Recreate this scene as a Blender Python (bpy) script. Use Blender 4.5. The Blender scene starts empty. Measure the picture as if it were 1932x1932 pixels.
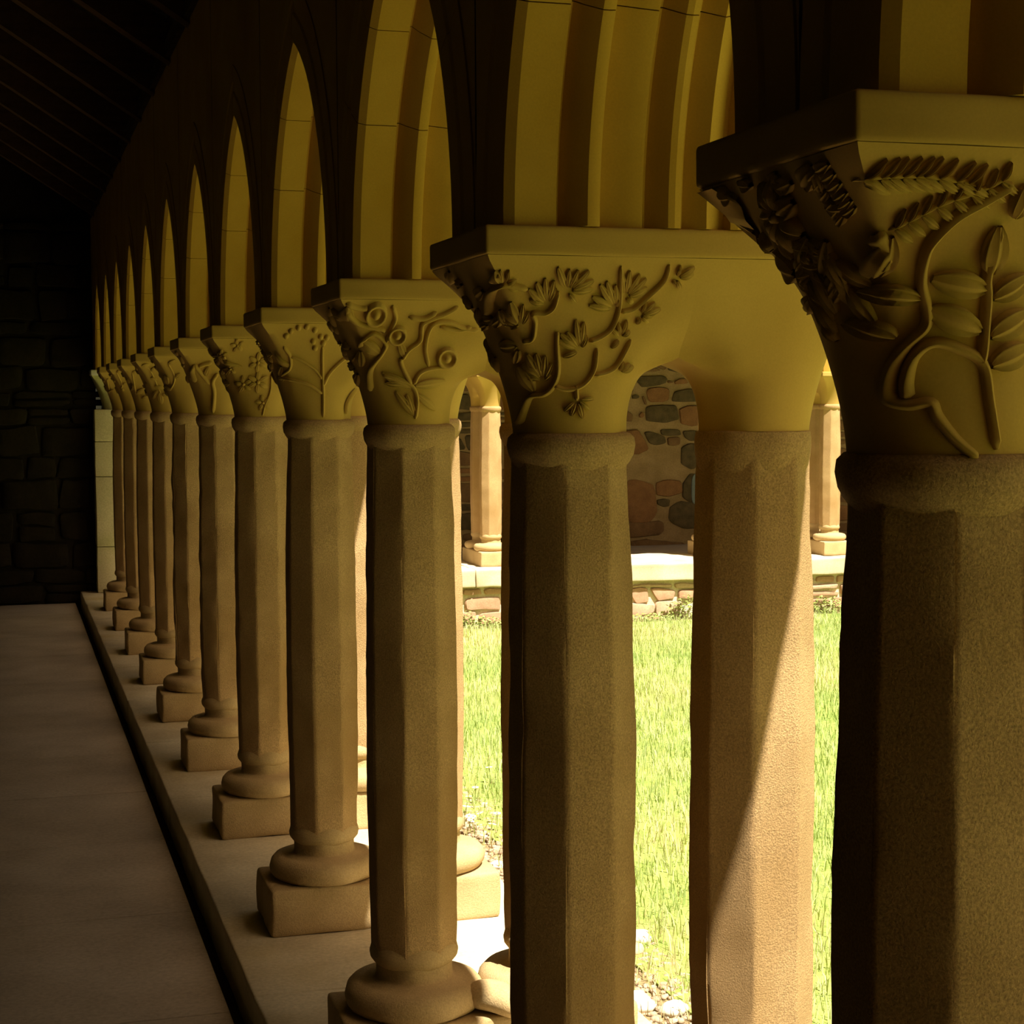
import bpy, math, random
import numpy as np
from mathutils import Vector, Matrix, noise

SC = bpy.context.scene
COL = SC.collection

# ------------------------------------------------------------------ camera
F_PX, YAW, PITCH, ROLL, EYE = 3260.46, .2871, .0644, -.0053, 1.61
_f = np.array([math.sin(YAW)*math.cos(PITCH), math.cos(YAW)*math.cos(PITCH), -math.sin(PITCH)])
_r = np.array([math.cos(YAW), -math.sin(YAW), 0.0])
_u = np.cross(_r, _f)
RIGHT = math.cos(ROLL)*_r + math.sin(ROLL)*_u
UP = -math.sin(ROLL)*_r + math.cos(ROLL)*_u
FWD = _f
CAMP = np.array([0.0, 0.0, EYE])
cam = bpy.data.cameras.new('camera'); cam.sensor_width = 36; cam.lens = F_PX/1932*36
cam.clip_start = .05; cam.clip_end = 500
camo = bpy.data.objects.new('camera', cam); COL.objects.link(camo)
M = Matrix.Identity(4)
for r in range(3):
    M[r][0] = RIGHT[r]; M[r][1] = UP[r]; M[r][2] = -FWD[r]; M[r][3] = CAMP[r]
camo.matrix_world = M
SC.camera = camo
def ray(x, y):                      # a photo pixel is only a direction
    return RIGHT*((x-966)/F_PX) + UP*((966-y)/F_PX) + FWD
def on_plane(x, y, axis, val):
    d = ray(x, y); return CAMP + d*((val-CAMP[axis])/d[axis])

# ------------------------------------------------------------------ light
TO_SUN = Vector((.45, -1.0, 2.1)).normalized()
sun = bpy.data.lights.new('sun', 'SUN'); sun.energy = 16.5; sun.angle = .0093; sun.color = (1, .93, .80)
suno = bpy.data.objects.new('sun', sun); COL.objects.link(suno)
suno.rotation_euler = TO_SUN.to_track_quat('Z', 'Y').to_euler(); suno.location = (6, 0, 12)
w = bpy.data.worlds.new('sky'); SC.world = w; w.use_nodes = True
nt = w.node_tree; nt.nodes.clear()
sky = nt.nodes.new('ShaderNodeTexSky'); sky.sky_type = 'NISHITA'; sky.sun_disc = False
sky.sun_elevation = math.asin(TO_SUN.z); sky.sun_rotation = math.atan2(TO_SUN.x, TO_SUN.y)
sky.dust_density = 4; sky.ozone_density = .5
tint = nt.nodes.new('ShaderNodeMix'); tint.data_type = 'RGBA'; tint.blend_type = 'MULTIPLY'; tint.inputs[0].default_value = 1
tint.inputs[7].default_value = (1.0, .76, .44, 1)
bg = nt.nodes.new('ShaderNodeBackground'); bg.inputs[1].default_value = .17
out = nt.nodes.new('ShaderNodeOutputWorld')
nt.links.new(sky.outputs[0], tint.inputs[6]); nt.links.new(tint.outputs[2], bg.inputs[0]); nt.links.new(bg.outputs[0], out.inputs[0])
vs = SC.view_settings
vs.view_transform = 'Standard'; vs.look = 'None'; vs.gamma = 1; vs.use_curve_mapping = False
vs.exposure = -.28

# ------------------------------------------------------------------ materials
def mat(name, c1, c2, scale=6, rough=.92, bump=.3, bscale=120, bdist=.004, c3=None, detail=6, stretch=None, c3amt=.62, grain=.12):
    m = bpy.data.materials.new(name); m.use_nodes = True; t = m.node_tree; n = t.nodes
    b = n['Principled BSDF']; b.inputs['Roughness'].default_value = rough
    b.inputs['Specular IOR Level'].default_value = .2
    co = n.new('ShaderNodeTexCoord'); src = co.outputs['Object']
    if stretch:
        mp = n.new('ShaderNodeMapping'); mp.inputs['Scale'].default_value = stretch
        t.links.new(src, mp.inputs[0]); src = mp.outputs[0]
    a = n.new('ShaderNodeTexNoise'); a.inputs['Scale'].default_value = scale; a.inputs['Detail'].default_value = detail
    r = n.new('ShaderNodeValToRGB'); r.color_ramp.elements[0].position = .35; r.color_ramp.elements[1].position = .68
    r.color_ramp.elements[0].color = (*c1, 1); r.color_ramp.elements[1].color = (*c2, 1)
    t.links.new(src, a.inputs[0]); t.links.new(a.outputs[0], r.inputs[0]); colr = r.outputs[0]
    g = n.new('ShaderNodeTexNoise'); g.inputs['Scale'].default_value = bscale; g.inputs['Detail'].default_value = 8; g.inputs['Roughness'].default_value = .65
    t.links.new(co.outputs['Object'], g.inputs[0])
    gm = n.new('ShaderNodeMapRange'); gm.inputs[1].default_value = .3; gm.inputs[2].default_value = .7
    gm.inputs[3].default_value = 1-grain*1.6; gm.inputs[4].default_value = 1+grain
    t.links.new(g.outputs[0], gm.inputs[0])
    mx = n.new('ShaderNodeMix'); mx.data_type = 'RGBA'; mx.blend_type = 'MULTIPLY'; mx.inputs[0].default_value = 1
    t.links.new(colr, mx.inputs[6]); t.links.new(gm.outputs[0], mx.inputs[7]); colr = mx.outputs[2]
    if c3:
        a2 = n.new('ShaderNodeTexNoise'); a2.inputs['Scale'].default_value = scale*.45; a2.inputs['Detail'].default_value = 5
        mp2 = n.new('ShaderNodeMapping'); mp2.inputs['Location'].default_value = (3.1, 7.7, 1.3)
        t.links.new(co.outputs['Object'], mp2.inputs[0]); t.links.new(mp2.outputs[0], a2.inputs[0])
        r2 = n.new('ShaderNodeMapRange'); r2.inputs[1].default_value = c3amt-.1; r2.inputs[2].default_value = c3amt+.12
        t.links.new(a2.outputs[0], r2.inputs[0])
        m2 = n.new('ShaderNodeMix'); m2.data_type = 'RGBA'
        t.links.new(r2.outputs[0], m2.inputs[0]); t.links.new(colr, m2.inputs[6]); m2.inputs[7].default_value = (*c3, 1)
        colr = m2.outputs[2]
    t.links.new(colr, b.inputs['Base Color'])
    if bump:
        bp = n.new('ShaderNodeBump'); bp.inputs['Strength'].default_value = bump; bp.inputs['Distance'].default_value = bdist
        t.links.new(g.outputs[0], bp.inputs['Height']); t.links.new(bp.outputs[0], b.inputs['Normal'])
    return m
MT = {
 'shaft': mat('rough_sandstone', (.435, .275, .12), (.57, .38, .18), 5, bump=.9, bscale=340, bdist=.004, c3=(.36, .215, .08), grain=.28),
 'cap': mat('dressed_sandstone', (.44, .282, .066), (.50, .328, .088), 4, bump=.12, bscale=320, bdist=.0015, grain=.04),
 'arch': mat('arch_sandstone', (.42, .245, .030), (.48, .294, .048), 5, bump=.15, bscale=300, bdist=.0015, c3=(.36, .20, .03), grain=.05),
 'base': mat('base_sandstone', (.44, .31, .145), (.55, .40, .205), 6, bump=.6, bscale=220, bdist=.004, grain=.12),
 'slab': mat('coping_stone', (.50, .415, .275), (.66, .575, .41), 3.5, bump=.25, bscale=80, bdist=.003, c3=(.46, .355, .17)),
 'floor': mat('paving', (.45, .375, .30), (.54, .46, .375), 4, bump=.15, bscale=60, bdist=.003),
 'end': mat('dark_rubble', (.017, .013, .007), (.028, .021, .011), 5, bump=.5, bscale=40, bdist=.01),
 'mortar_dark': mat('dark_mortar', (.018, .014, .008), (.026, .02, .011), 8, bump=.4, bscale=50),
 'respond': mat('pale_ashlar', (.50, .44, .26), (.60, .53, .33), 3, bump=.2, bscale=90, c3=(.25, .28, .06), c3amt=.6),
 'wood': mat('dark_timber', (.045, .03, .016), (.075, .048, .024), 3, bump=.3, bscale=30, stretch=(1, 8, 8)),
 'wood2': mat('brown_timber', (.09, .05, .02), (.13, .075, .03), 3, bump=.3, bscale=30, stretch=(1, 8, 8)),
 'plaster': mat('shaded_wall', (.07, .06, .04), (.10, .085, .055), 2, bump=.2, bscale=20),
 'mortar': mat('lime_mortar', (.27, .185, .08), (.36, .25, .115), 7, bump=.5, bscale=60, bdist=.01),
 'mortar_pale': mat('pale_mortar', (.62, .52, .36), (.78, .68, .50), 7, bump=.5, bscale=60, bdist=.01),
 'st_grey': mat('grey_stone', (.080, .060, .026), (.125, .092, .042), 14, bump=.6, bscale=90),
 'st_red': mat('red_stone', (.21, .105, .04), (.27, .14, .055), 9, bump=.5, bscale=70),
 'st_brown': mat('brown_stone', (.15, .085, .035), (.22, .13, .055), 9, bump=.5, bscale=70),
 'st_pink': mat('pink_stone', (.40, .235, .14), (.52, .32, .20), 9, bump=.5, bscale=70),
 'st_tan': mat('tan_stone', (.45, .31, .20), (.58, .42, .28), 9, bump=.5, bscale=70),
 'soil': mat('soil', (.22, .16, .08), (.30, .23, .11), 10, bump=.6, bscale=40, bdist=.02),
 'turf': mat('turf', (.22, .30, .06), (.32, .38, .10), 5, bump=.5, bscale=60, bdist=.02),
 'grass': mat('grass_blades', (.30, .40, .115), (.48, .54, .24), 1.6, bump=0, rough=.7, c3=(.58, .52, .26), c3amt=.6),
 'straw': mat('dry_grass', (.42, .34, .15), (.55, .46, .22), 9, bump=0, rough=.8),
 'peb': mat('gravel', (.34, .235, .15), (.50, .39, .27), 25, bump=.3, bscale=120),
 'pebw': mat('white_stone', (.66, .62, .50), (.8, .76, .64), 12, bump=.3, bscale=90),
 'leaf': mat('weed_leaf', (.22, .30, .06), (.40, .45, .15), 6, bump=0, rough=.6),
 'petal': mat('daisy_petal', (.85, .83, .74), (.9, .88, .8), 4, bump=0, rough=.6),
 'yolk': mat('daisy_centre', (.75, .5, .05), (.8, .55, .08), 4, bump=0, rough=.7),
 'blue': mat('pale_blue', (.17, .22, .21), (.20, .25, .24), 4, bump=0, rough=.6),
 'slate': mat('roof_slate', (.10, .10, .09), (.15, .14, .12), 6, bump=.4, bscale=50),
}

# ------------------------------------------------------------------ mesh helpers
def mesh(name, verts, faces, smooth=True, sharp=None):
    me = bpy.data.meshes.new(name)
    me.from_pydata([tuple(map(float, v)) for v in verts], [], faces)
    me.update()
    if smooth:
        me.shade_smooth()
        if sharp: me.set_sharp_from_angle(angle=math.radians(sharp))
    return me
def obj(name, me, m, parent=None, loc=None, rotz=0, **props):
    o = bpy.data.objects.new(name, me)
    if m is not None and me is not None and not me.materials: me.materials.append(MT[m])
    COL.objects.link(o)
    if parent is not None: o.parent = parent
    if loc is not None: o.location = loc
    if rotz: o.rotation_euler = (0, 0, rotz)
    for k, v in props.items(): o[k] = v
    return o
def empty(name, loc=(0, 0, 0), rotz=0, **props):
    o = obj(name, None, None, None, loc, rotz, **props); o.empty_display_size = .2; return o
def copy_tree(o, parent=None):
    c = o.copy(); COL.objects.link(c); c.parent = parent
    for ch in list(o.children): copy_tree(ch, c)
    return c
def box(x0, x1, y0, y1, z0, z1):
    v = [(x, y, z) for x in (x0, x1) for y in (y0, y1) for z in (z0, z1)]
    f = [(0, 1, 3, 2), (4, 6, 7, 5), (0, 4, 5, 1), (2, 3, 7, 6), (0, 2, 6, 4), (1, 5, 7, 3)]
    return v, f
def boxm(name, *a): v, f = box(*a); return mesh(name, v, f, False)
def grid_faces(nu, nv, closed_u=False, off=0):
    fs = []
    for j in range(nv-1):
        for i in range(nu if closed_u else nu-1):
            i2 = (i+1) % nu
            fs.append((off+j*nu+i, off+j*nu+i2, off+(j+1)*nu+i2, off+(j+1)*nu+i))
    return fs
def nz(x, y, z, s=1.0): return noise.noise(Vector((x*s, y*s, z*s)))
def rbox(name, x0, x1, y0, y1, z0, z1, b=.012, wob=.003, n=7, seed=0.0):
    """hand-dressed block: rounded edges, slightly uneven faces"""
    def ax(a, c):
        inner = np.linspace(a+b, c-b, n); return [a, a+b*.3]+list(inner)+[c-b*.3, c]
    X, Y, Z = ax(x0, x1), ax(y0, y1), ax(z0, z1)
    cx, cy, cz = (x0+x1)/2, (y0+y1)/2, (z0+z1)/2
    idx = {}; vs = []; fs = []
    def key(i, j, k):
        if (i, j, k) in idx: return idx[i, j, k]
        p = np.array([X[i], Y[j], Z[k]])
        lo = np.array([x0+b, y0+b, z0+b]); hi = np.array([x1-b, y1-b, z1-b])
        c = np.clip(p, lo, hi); d = p-c; L = np.linalg.norm(d)
        if L > 1e-9: p = c+d/L*min(L, b)
        q = (p[0]+seed, p[1]+seed*.7, p[2])
        p = p+np.array([nz(*q, 9), nz(q[1]+5, q[2], q[0], 9), nz(q[2]+9, q[0], q[1], 9)])*wob
        idx[i, j, k] = len(vs); vs.append(p); return idx[i, j, k]
    nX, nY, nZ = len(X), len(Y), len(Z)
    for j in range(nY-1):
        for k in range(nZ-1):
            fs.append((key(0, j, k), key(0, j, k+1), key(0, j+1, k+1), key(0, j+1, k)))
            fs.append((key(nX-1, j, k), key(nX-1, j+1, k), key(nX-1, j+1, k+1), key(nX-1, j, k+1)))
    for i in range(nX-1):
        for k in range(nZ-1):
            fs.append((key(i, 0, k), key(i+1, 0, k), key(i+1, 0, k+1), key(i, 0, k+1)))
            fs.append((key(i, nY-1, k), key(i, nY-1, k+1), key(i+1, nY-1, k+1), key(i+1, nY-1, k)))
        for j in range(nY-1):
            fs.append((key(i, j, 0), key(i, j+1, 0), key(i+1, j+1, 0), key(i+1, j, 0)))
            fs.append((key(i, j, nZ-1), key(i+1, j, nZ-1), key(i+1, j+1, nZ-1), key(i, j+1, nZ-1)))
    return mesh(name, vs, fs, True)
def lathe(name, prof, cx=0, cy=0, seg=40, wob=.0015, seed=0.0, pw=None):
    vs = []
    for (r, z) in prof:
        for k in range(seg):
            a = 2*math.pi*k/seg; rr = r
            if pw:                      # slightly eight-sided ring
                rr = r*(1+pw*math.cos(8*a))
            rr += wob*2*nz(math.cos(a)*2+seed, math.sin(a)*2, z*9+seed)
            vs.append((cx+rr*math.cos(a), cy+rr*math.sin(a), z))
    n = len(prof)
    fs = grid_faces(seg, n, True)
    fs.append(tuple(range(seg))[::-1]); fs.append(tuple((n-1)*seg+k for k in range(seg)))
    return mesh(name, vs, fs, True, 50)

# ------------------------------------------------------------------ dimensions (metres)
S = 1.152                                # bay
def YC(i): return 1.499 + i*S            # pillar centres along the walk
XM = 1.0415                              # centre line of the arcade
XI, XO = -.1595, .1605                   # inner / outer shaft, local x
Z_SLAB = .09; Z_PL = .226; Z_CAP = 1.558; Z_AB0, Z_AB1 = 1.826, 1.8705
Z_APEX = 2.507; Z_TOP = 3.08; XW0, XW1 = .724, 1.36
PH = .154                                # half pier
SPAN = S/2-PH; RISE = Z_APEX-Z_AB1; RAD = (SPAN*SPAN+RISE*RISE)/(2*SPAN)
Z_G = -.42                               # garth ground

# ------------------------------------------------------------------ pillar parts (local: x across the wall, y along the walk)
def shaft_mesh(cx, seed, amp=1.0, z0=.36, z1=1.535):
    nzs = 64; vs = []; ring = 0
    prm = (-1, -.94, -.8, -.3, .3, .8, .94)
    for j in range(nzs):
        t = j/(nzs-1); z = z0+(z1-z0)*t
        r = .0978-.0105*((t-.45)/.55)**2 if t > .45 else .0978-.006*((.45-t)/.45)**2
        jx = .0025*amp*nz(seed, 3.3, z*2.3); jy = .0025*amp*nz(seed+9, 1.3, z*2.3)
        for k in range(8):
            a = k*math.pi/4; nx, ny = math.cos(a), math.sin(a); tx, ty = -ny, nx
            h = r*math.tan(math.pi/8)
            fo = .002*amp*nz(seed+k*7.7, z*3.1, 0)
            for q in prm:
                if q == -1:
                    rr = r-.0016; s = -h
                else: rr = r; s = q*h
                rr += fo
                px, py = nx*rr+tx*s, ny*rr+ty*s
                e = .0022*amp*nz(px*14+seed, py*14, z*14)+.0010*nz(px*45+seed, py*45, z*45)
                if abs(q) >= .8:         # chipped arrises
                    ka = k if q < 0 else (k+1) % 8
                    c = nz(seed*1.7+ka*3.1, z*7.0, 5.5); e -= max(0, c-.1)*(.008 if q == -1 else .0065 if abs(q) > .9 else .003)*amp
                px += nx*e+jx; py += ny*e+jy
                vs.append((cx+px, py, z))
    n = 8*len(prm)
    fs = grid_faces(n, nzs, True)
    fs.append(tuple(range(n))[::-1]); fs.append(tuple((nzs-1)*n+k for k in range(n)))
    return mesh('shaft', vs, fs, True, 60)
RING_TOP = [(.086, 1.500), (.0955, 1.512), (.1015, 1.523), (.1045, 1.538), (.103, 1.550), (.096, 1.557), (.085, 1.560)]
COLLAR_TOP = [(.086, 1.485), (.0925, 1.50), (.096, 1.515), (.0975, 1.53), (.0975, 1.545), (.0955, 1.557), (.085, 1.560)]
RING_BOT = [(.086, .328), (.092, .334), (.0995, .344), (.1015, .356), (.098, .369), (.092, .379), (.086, .395)]
TORUS = [(.085, .345), (.0885, .336), (.0885, .318), (.0895, .302), (.094, .297), (.112, .2955), (.116, .292), (.132, .292), (.148, .286), (.158, .275), (.162, .259), (.159, .244), (.150, .232), (.138, .224), (.10, .224)]

def cap_half(z):
    t = min(1, max(0, (z-Z_CAP)/(Z_AB0-Z_CAP)))
    ax = .093+(.347-abs(XI)-.093-.002)*t**1.35
    ay = .093+(.172-.093)*t**2.5
    gap = 0.0
    if z < 1.673: gap = .0665*math.sqrt(max(0, 1-((z-1.568)/.105)**2)) if z > 1.568 else .0665
    ai = .1595-gap
    w = min(1, t**2.4*1.05)
    u = min(1, max(0, (z-1.632)/.042)); return ax, ay, ai, w, max(w, u*u*(3-2*u))
def cap_pt(th, z):
    """surface point of the inner half of the capital, local coordinates"""
    ax, ay, ai, w, wi = cap_half(z)
    c, s = math.cos(th), math.sin(th); m = max(abs(c), abs(s))
    if c > 0: w = w+(wi-w)*min(1, c*1.6)
    bx, by = c*(1-w)+c/m*w, s*(1-w)+s/m*w
    return XI+bx*(ax if bx < 0 else ai), by*ay, z
def capital_mesh():
    vs = []; fs = []
    zs = list(np.linspace(Z_CAP, 1.70, 26))+list(np.linspace(1.70, Z_AB0, 16))[1:]
    ths = []
    nq = 22
    for q in range(4):
        for k in range(nq): ths.append(math.pi/4+q*math.pi/2+k*math.pi/2/nq)
    nth = len(ths)
    for mir in (1, -1):
        off = len(vs)
        for z in zs:
            for th in ths:
                x, y, zz = cap_pt(th, z)
                rho = math.hypot(x/.0665, max(0, z-1.568)/.105)-1     # softened edge round the small arch
                y *= 1-.34*math.exp(-(max(0, rho)*.085/.034)**2)
                e = .0012*nz(x*16, y*16, z*16)
                vs.append((mir*x, y+(e if y > 0 else -e), zz))
        f = grid_faces(nth, len(zs), True, off)
        f.append(tuple(off+k for k in range(nth))[::-1])
        if mir < 0: f = [t[::-1] for t in f]
        fs += f
    return mesh('capital', vs, fs, True, 55)
# charts of the carved faces: front (facing the viewer) and walk-side end
_ths_f = [math.pi+k*math.pi/160 for k in range(161)]
_ths_e = [math.pi/2+k*math.pi/160 for k in range(161)]
_c = {}
def front_y(x, z):
    z = min(max(z, Z_CAP), Z_AB0); k = round(z, 4)
    if ('f', k) not in _c:
        P = [cap_pt(t, k) for t in _ths_f]; _c['f', k] = ([p[0] for p in P], [p[1] for p in P])
    xs, ys = _c['f', k]
    return float(np.interp(-abs(x) if x > 0 else x, xs, ys))
def end_x(y, z):
    z = min(max(z, Z_CAP), Z_AB0); k = round(z, 4)
    if ('e', k) not in _c:
        P = [cap_pt(t, k) for t in _ths_e][::-1]; _c['e', k] = ([p[1] for p in P], [p[0] for p in P])
    ys, xs = _c['e', k]
    return float(np.interp(y, ys, xs))
def surf(chart, u, v):
    p = np.array([u, front_y(u, v), v]) if chart == 'f' else np.array([end_x(u, v), u, v])
    return p
def surfn(chart, u, v):
    e = .004
    a = surf(chart, u+e, v)-surf(chart, u-e, v); b = surf(chart, u, v+e)-surf(chart, u, v-e)
    n = np.cross(a, b) if chart == 'f' else np.cross(b, a)
    L = np.linalg.norm(n); n = n/L if L > 1e-9 else np.array([0, -1., 0])
    ref = np.array([0, -1., 0]) if chart == 'f' else np.array([-1., 0, 0])
    return n if n@ref > 0 else -n
def pix(i, chart, x, y):
    """photo pixel -> chart coordinates on the capital of pillar i (ray meets that stone)"""
    d = ray(x, y); v = .12
    if chart == 'f':
        yy = YC(i)-.12
        for _ in range(14):
            p = CAMP+d*((yy-CAMP[1])/d[1])
            yy = .5*yy+.5*(YC(i)+front_y(p[0]-XM, p[2]))
        return p[0]-XM, p[2]
    xx = XM-.30
    for _ in range(14):
        p = CAMP+d*((xx-CAMP[0])/d[0])
        xx = .5*xx+.5*(XM+end_x(min(.17, max(-.17, p[1]-YC(i))), p[2]))
    return p[1]-YC(i), p[2]
def leaf(parent, chart, a, b, wd, th=.007, name='leaf', curl=0.0):
    a, b = np.array(a), np.array(b); d = b-a; L = np.linalg.norm(d)
    if L < 1e-4: return
    pd = np.array([-d[1], d[0]])/L; vs = []
    nu, ac = 8, (-1, -.86, -.5, -.06, .06, .5, .86, 1); hp = (-.35, .9, .6, 1.0, 1.0, .6, .9, -.35)
    for j in range(nu):
        u = j/(nu-1); wv = wd*.5*(math.sin(math.pi*(.04+.92*u**.9)))**.6
        for q, h in zip(ac, hp):
            c = a+d*u+pd*(q*wv+curl*L*math.sin(math.pi*u))
            c[1] = min(c[1], Z_AB0-.002)
            n = surfn(chart, *c)
            vs.append(surf(chart, *c)+n*(th*h*(.45+.55*math.sin(math.pi*min(1, u*.9+.1)))))
    f = grid_faces(len(ac), nu)
    if chart == 'e': pass
    obj(name, mesh(name, vs, f, True), 'cap', parent)
def spline(pts, n=6):
    P = [np.array(p, float) for p in pts]; P = [2*P[0]-P[1]]+P+[2*P[-1]-P[-2]]; o = []
    for k in range(1, len(P)-2):
        for j in range(n):
            t = j/n; a, b, c, d = P[k-1:k+3]
            o.append(.5*((2*b)+(-a+c)*t+(2*a-5*b+4*c-d)*t*t+(-a+3*b-3*c+d)*t**3))
    o.append(P[-2]); return o
def stem(parent, chart, pts, r=.004, h=None, name='stem'):
    P = spline(pts); h = h or r*1.5; vs = []
    for k, p in enumerate(P):
        d = P[min(k+1, len(P)-1)]-P[max(k-1, 0)]; d = d/(np.linalg.norm(d)+1e-9); pd = np.array([-d[1], d[0]])
        tp = 1 if 0 < k < len(P)-1 else .4
        for q in (-1, -.7, 0, .7, 1):
            c = p+pd*q*r*tp; c[1] = min(c[1], Z_AB0-.002)
            vs.append(surf(chart, *c)+surfn(chart, *c)*(h*tp*(1-q*q)-.001*(abs(q) == 1)))
    obj(name, mesh(name, vs, grid_faces(5, len(P)), True), 'cap', parent)
def boss(parent, chart, c, r, h=None, name='boss', ring=False):
    vs = []; h = h or r*.7
    prof = ((1, -.1), (.8, .6), (.45, .95), (0.05, 1)) if not ring else ((1, -.1), (.88, .8), (.7, .75), (.55, .15), (.42, .2), (.25, .8), (.04, .95))
    for rr, hh in prof:
        for k in range(14):
            a = 2*math.pi*k/14; q = (c[0]+r*rr*math.cos(a), min(Z_AB0-.002, c[1]+r*rr*math.sin(a)))
            vs.append(surf(chart, *q)+surfn(chart, *q)*h*hh)
    f = grid_faces(14, len(prof), True); f.append(tuple((len(prof)-1)*14+k for k in range(14)))
    obj(name, mesh(name, vs, f, True), 'cap', parent)
def flower(parent, chart, c, r, n=5, rot=.3, th=.008, wd=.75):
    for k in range(n):
        a = rot+2*math.pi*k/n
        leaf(parent, chart, (c[0]+.18*r*math.cos(a), c[1]+.18*r*math.sin(a)), (c[0]+r*math.cos(a), c[1]+r*math.sin(a)), r*wd, th, 'petal')
    boss(parent, chart, c, r*.2, r*.2+th*.6, 'flower_centre')

CAP_ME = capital_mesh()
RT_I = lathe('neck_ring', RING_TOP, XI, 0, wob=.0012, seed=1.); RT_O = lathe('neck_ring', RING_TOP, XO, 0, wob=.0012, seed=4.)
RC_O = lathe('neck_ring', COLLAR_TOP, XO, 0, wob=.001, seed=6., pw=.012)
RB_I = lathe('foot_ring', RING_BOT, XI, 0, wob=.0015, seed=2.); RB_O = lathe('foot_ring', RING_BOT, XO, 0, wob=.0015, seed=5.)
TB_I = lathe('base_moulding', TORUS, XI, 0, 48, wob=.0022, seed=3.); TB_O = lathe('base_moulding', TORUS, XO, 0, 48, wob=.0022, seed=8.)
PL_ME = [rbox('plinth', -.339, .340, -.143, .143, Z_SLAB-.002, Z_PL, .012, .006, 9, sd) for sd in (0., 3.3, 7.1)]
AB_ME = rbox('abacus', -.3495, .3465, -.175, .175, Z_AB0, Z_AB1, .006, .0015, 7, 2.)
def pillar(i, x, y, rotz, label, group, amp=1.0, collar=False, seed=None):
    seed = 11.3*i+2.7 if seed is None else seed
    p = empty('twin_colonnette', (x, y, Z_SLAB), rotz, label=label, category='column', group=group)
    off = (0, 0, -Z_SLAB)
    for nm, me, m in (('plinth', PL_ME[i % 3], 'base'), ('base_moulding', TB_I, 'base'), ('base_moulding', TB_O, 'base'),
                      ('foot_ring', RB_I, 'base'), ('foot_ring', RB_O, 'base'),
                      ('shaft', shaft_mesh(XI, seed, amp), 'shaft'), ('shaft', shaft_mesh(XO, seed+50, amp), 'shaft'),
                      ('neck_ring', RT_I, 'shaft'), ('neck_ring', RC_O if collar else RT_O, 'shaft'),
                      ('abacus', AB_ME, 'cap')):
        obj(nm, me, m, p, off)
    cap = obj('capital', CAP_ME, 'cap', p, off)
    return p, cap
# ------------------------------------------------------------------ the setting
# floor of the walk: flagstones
fl = empty('floor', kind='structure')
obj('shadow_strip_bed', boxm('shadow_strip_bed', .545, .60, -1.2, 14.4, -.12, -.045), 'plaster', fl)  # dark channel added to form the shadow strip along the kerb
obj('floor_bed', boxm('floor_bed', -2.0, .545, -1.2, 14.4, -.12, -.006), 'soil', fl)
rnd = random.Random(4)
for cx0, cx1, ph in ((-2.0, -1.02, .3), (-1.02, -.12, .0), (-.12, .548, .45)):
    y = -1.2-ph
    while y < 14.3:
        L = rnd.choice((.82, .95, 1.1, 1.24))
        a, b = max(y, -1.2), min(y+L, 14.3)
        if b-a > .1:
            obj('flagstone', rbox('flagstone', cx0+.002, cx1-.002, a+.002, b-.002, -.06, rnd.uniform(-.0012, .0008), .003, .0012, 4, y), 'floor', fl)
        y += L
# coping kerb that carries the columns
kb = empty('trim_1', kind='structure', label='pale stone coping kerb carrying the near columns')
ys = [.0]+[YC(i)+.52 for i in range(0, 12)]
ys = [YC(-1)-.3]+[YC(i)+.55 for i in range(-1, 11)]+[14.4]
for k in range(len(ys)-1):
    obj('coping_slab', rbox('coping_slab', .588, 1.495, ys[k]+.0015, ys[k+1]-.0015, -.08, Z_SLAB, .008, .004, 10, k*3.1), 'slab', kb)
obj('kerb_wall', boxm('kerb_wall', .64, 1.45, YC(-1)-.3, 14.4, Z_G-.1, -.05), 'st_pink', kb)

# arcade wall: moulded voussoirs and spandrels
HALF = [(.0, -.150), (.0, -.105), (.004, -.098), (.004, -.075), (.0, -.068), (.0, -.012), (.003, -.003), (.018, .006), (.083, .006),
        (.086, -.012), (.092, -.014), (.104, .004), (.122, .022), (.126, .026), (.136, .027), (.146, .024), (.149, .004), (.154, -.004),
        (.170, .000), (.192, .007), (.214, .012), (.218, .012), (.221, -.006), (.229, -.007), (.252, .020), (.256, .024), (.266, .026), (.277, .023),
        (.281, .004), (.287, .002), (.318, .026)]
PROF = HALF + [(XW1-XW0-x, d) for x, d in HALF[::-1]]
JOINTS = [0, math.radians(27.1), math.radians(44.6), None]
def voussoir_mesh(k, side):
    """piece k of the arch side that springs from a pillar at local y=0 and leans to y*side"""
    n = 13; vs = []; gap = .0009
    yc0 = PH+RAD                                  # circle centre, local
    for j in range(n):
        u = j/(n-1)
        for x, d in PROF:
            rr = RAD-d; g = gap/rr
            f0 = JOINTS[k]+(g if k else 0)
            f1 = JOINTS[k+1]-g if JOINTS[k+1] is not None else math.acos(min(1, (yc0-S/2+.0015)/rr))
            f = f0+(f1-f0)*u
            vs.append((x+XW0-XM, side*(yc0-rr*math.cos(f)), Z_AB1+rr*math.sin(f)))
    m = len(PROF); fs = grid_faces(m, n, True)
    fs.append(tuple(range(m))[::-1]); fs.append(tuple((n-1)*m+q for q in range(m)))
    if side > 0: fs = [f[::-1] for f in fs]
    return mesh('voussoir', vs, fs, True, 24)
VOUS = {(k, s): voussoir_mesh(k, s) for k in range(3) for s in (1, -1)}
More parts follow.
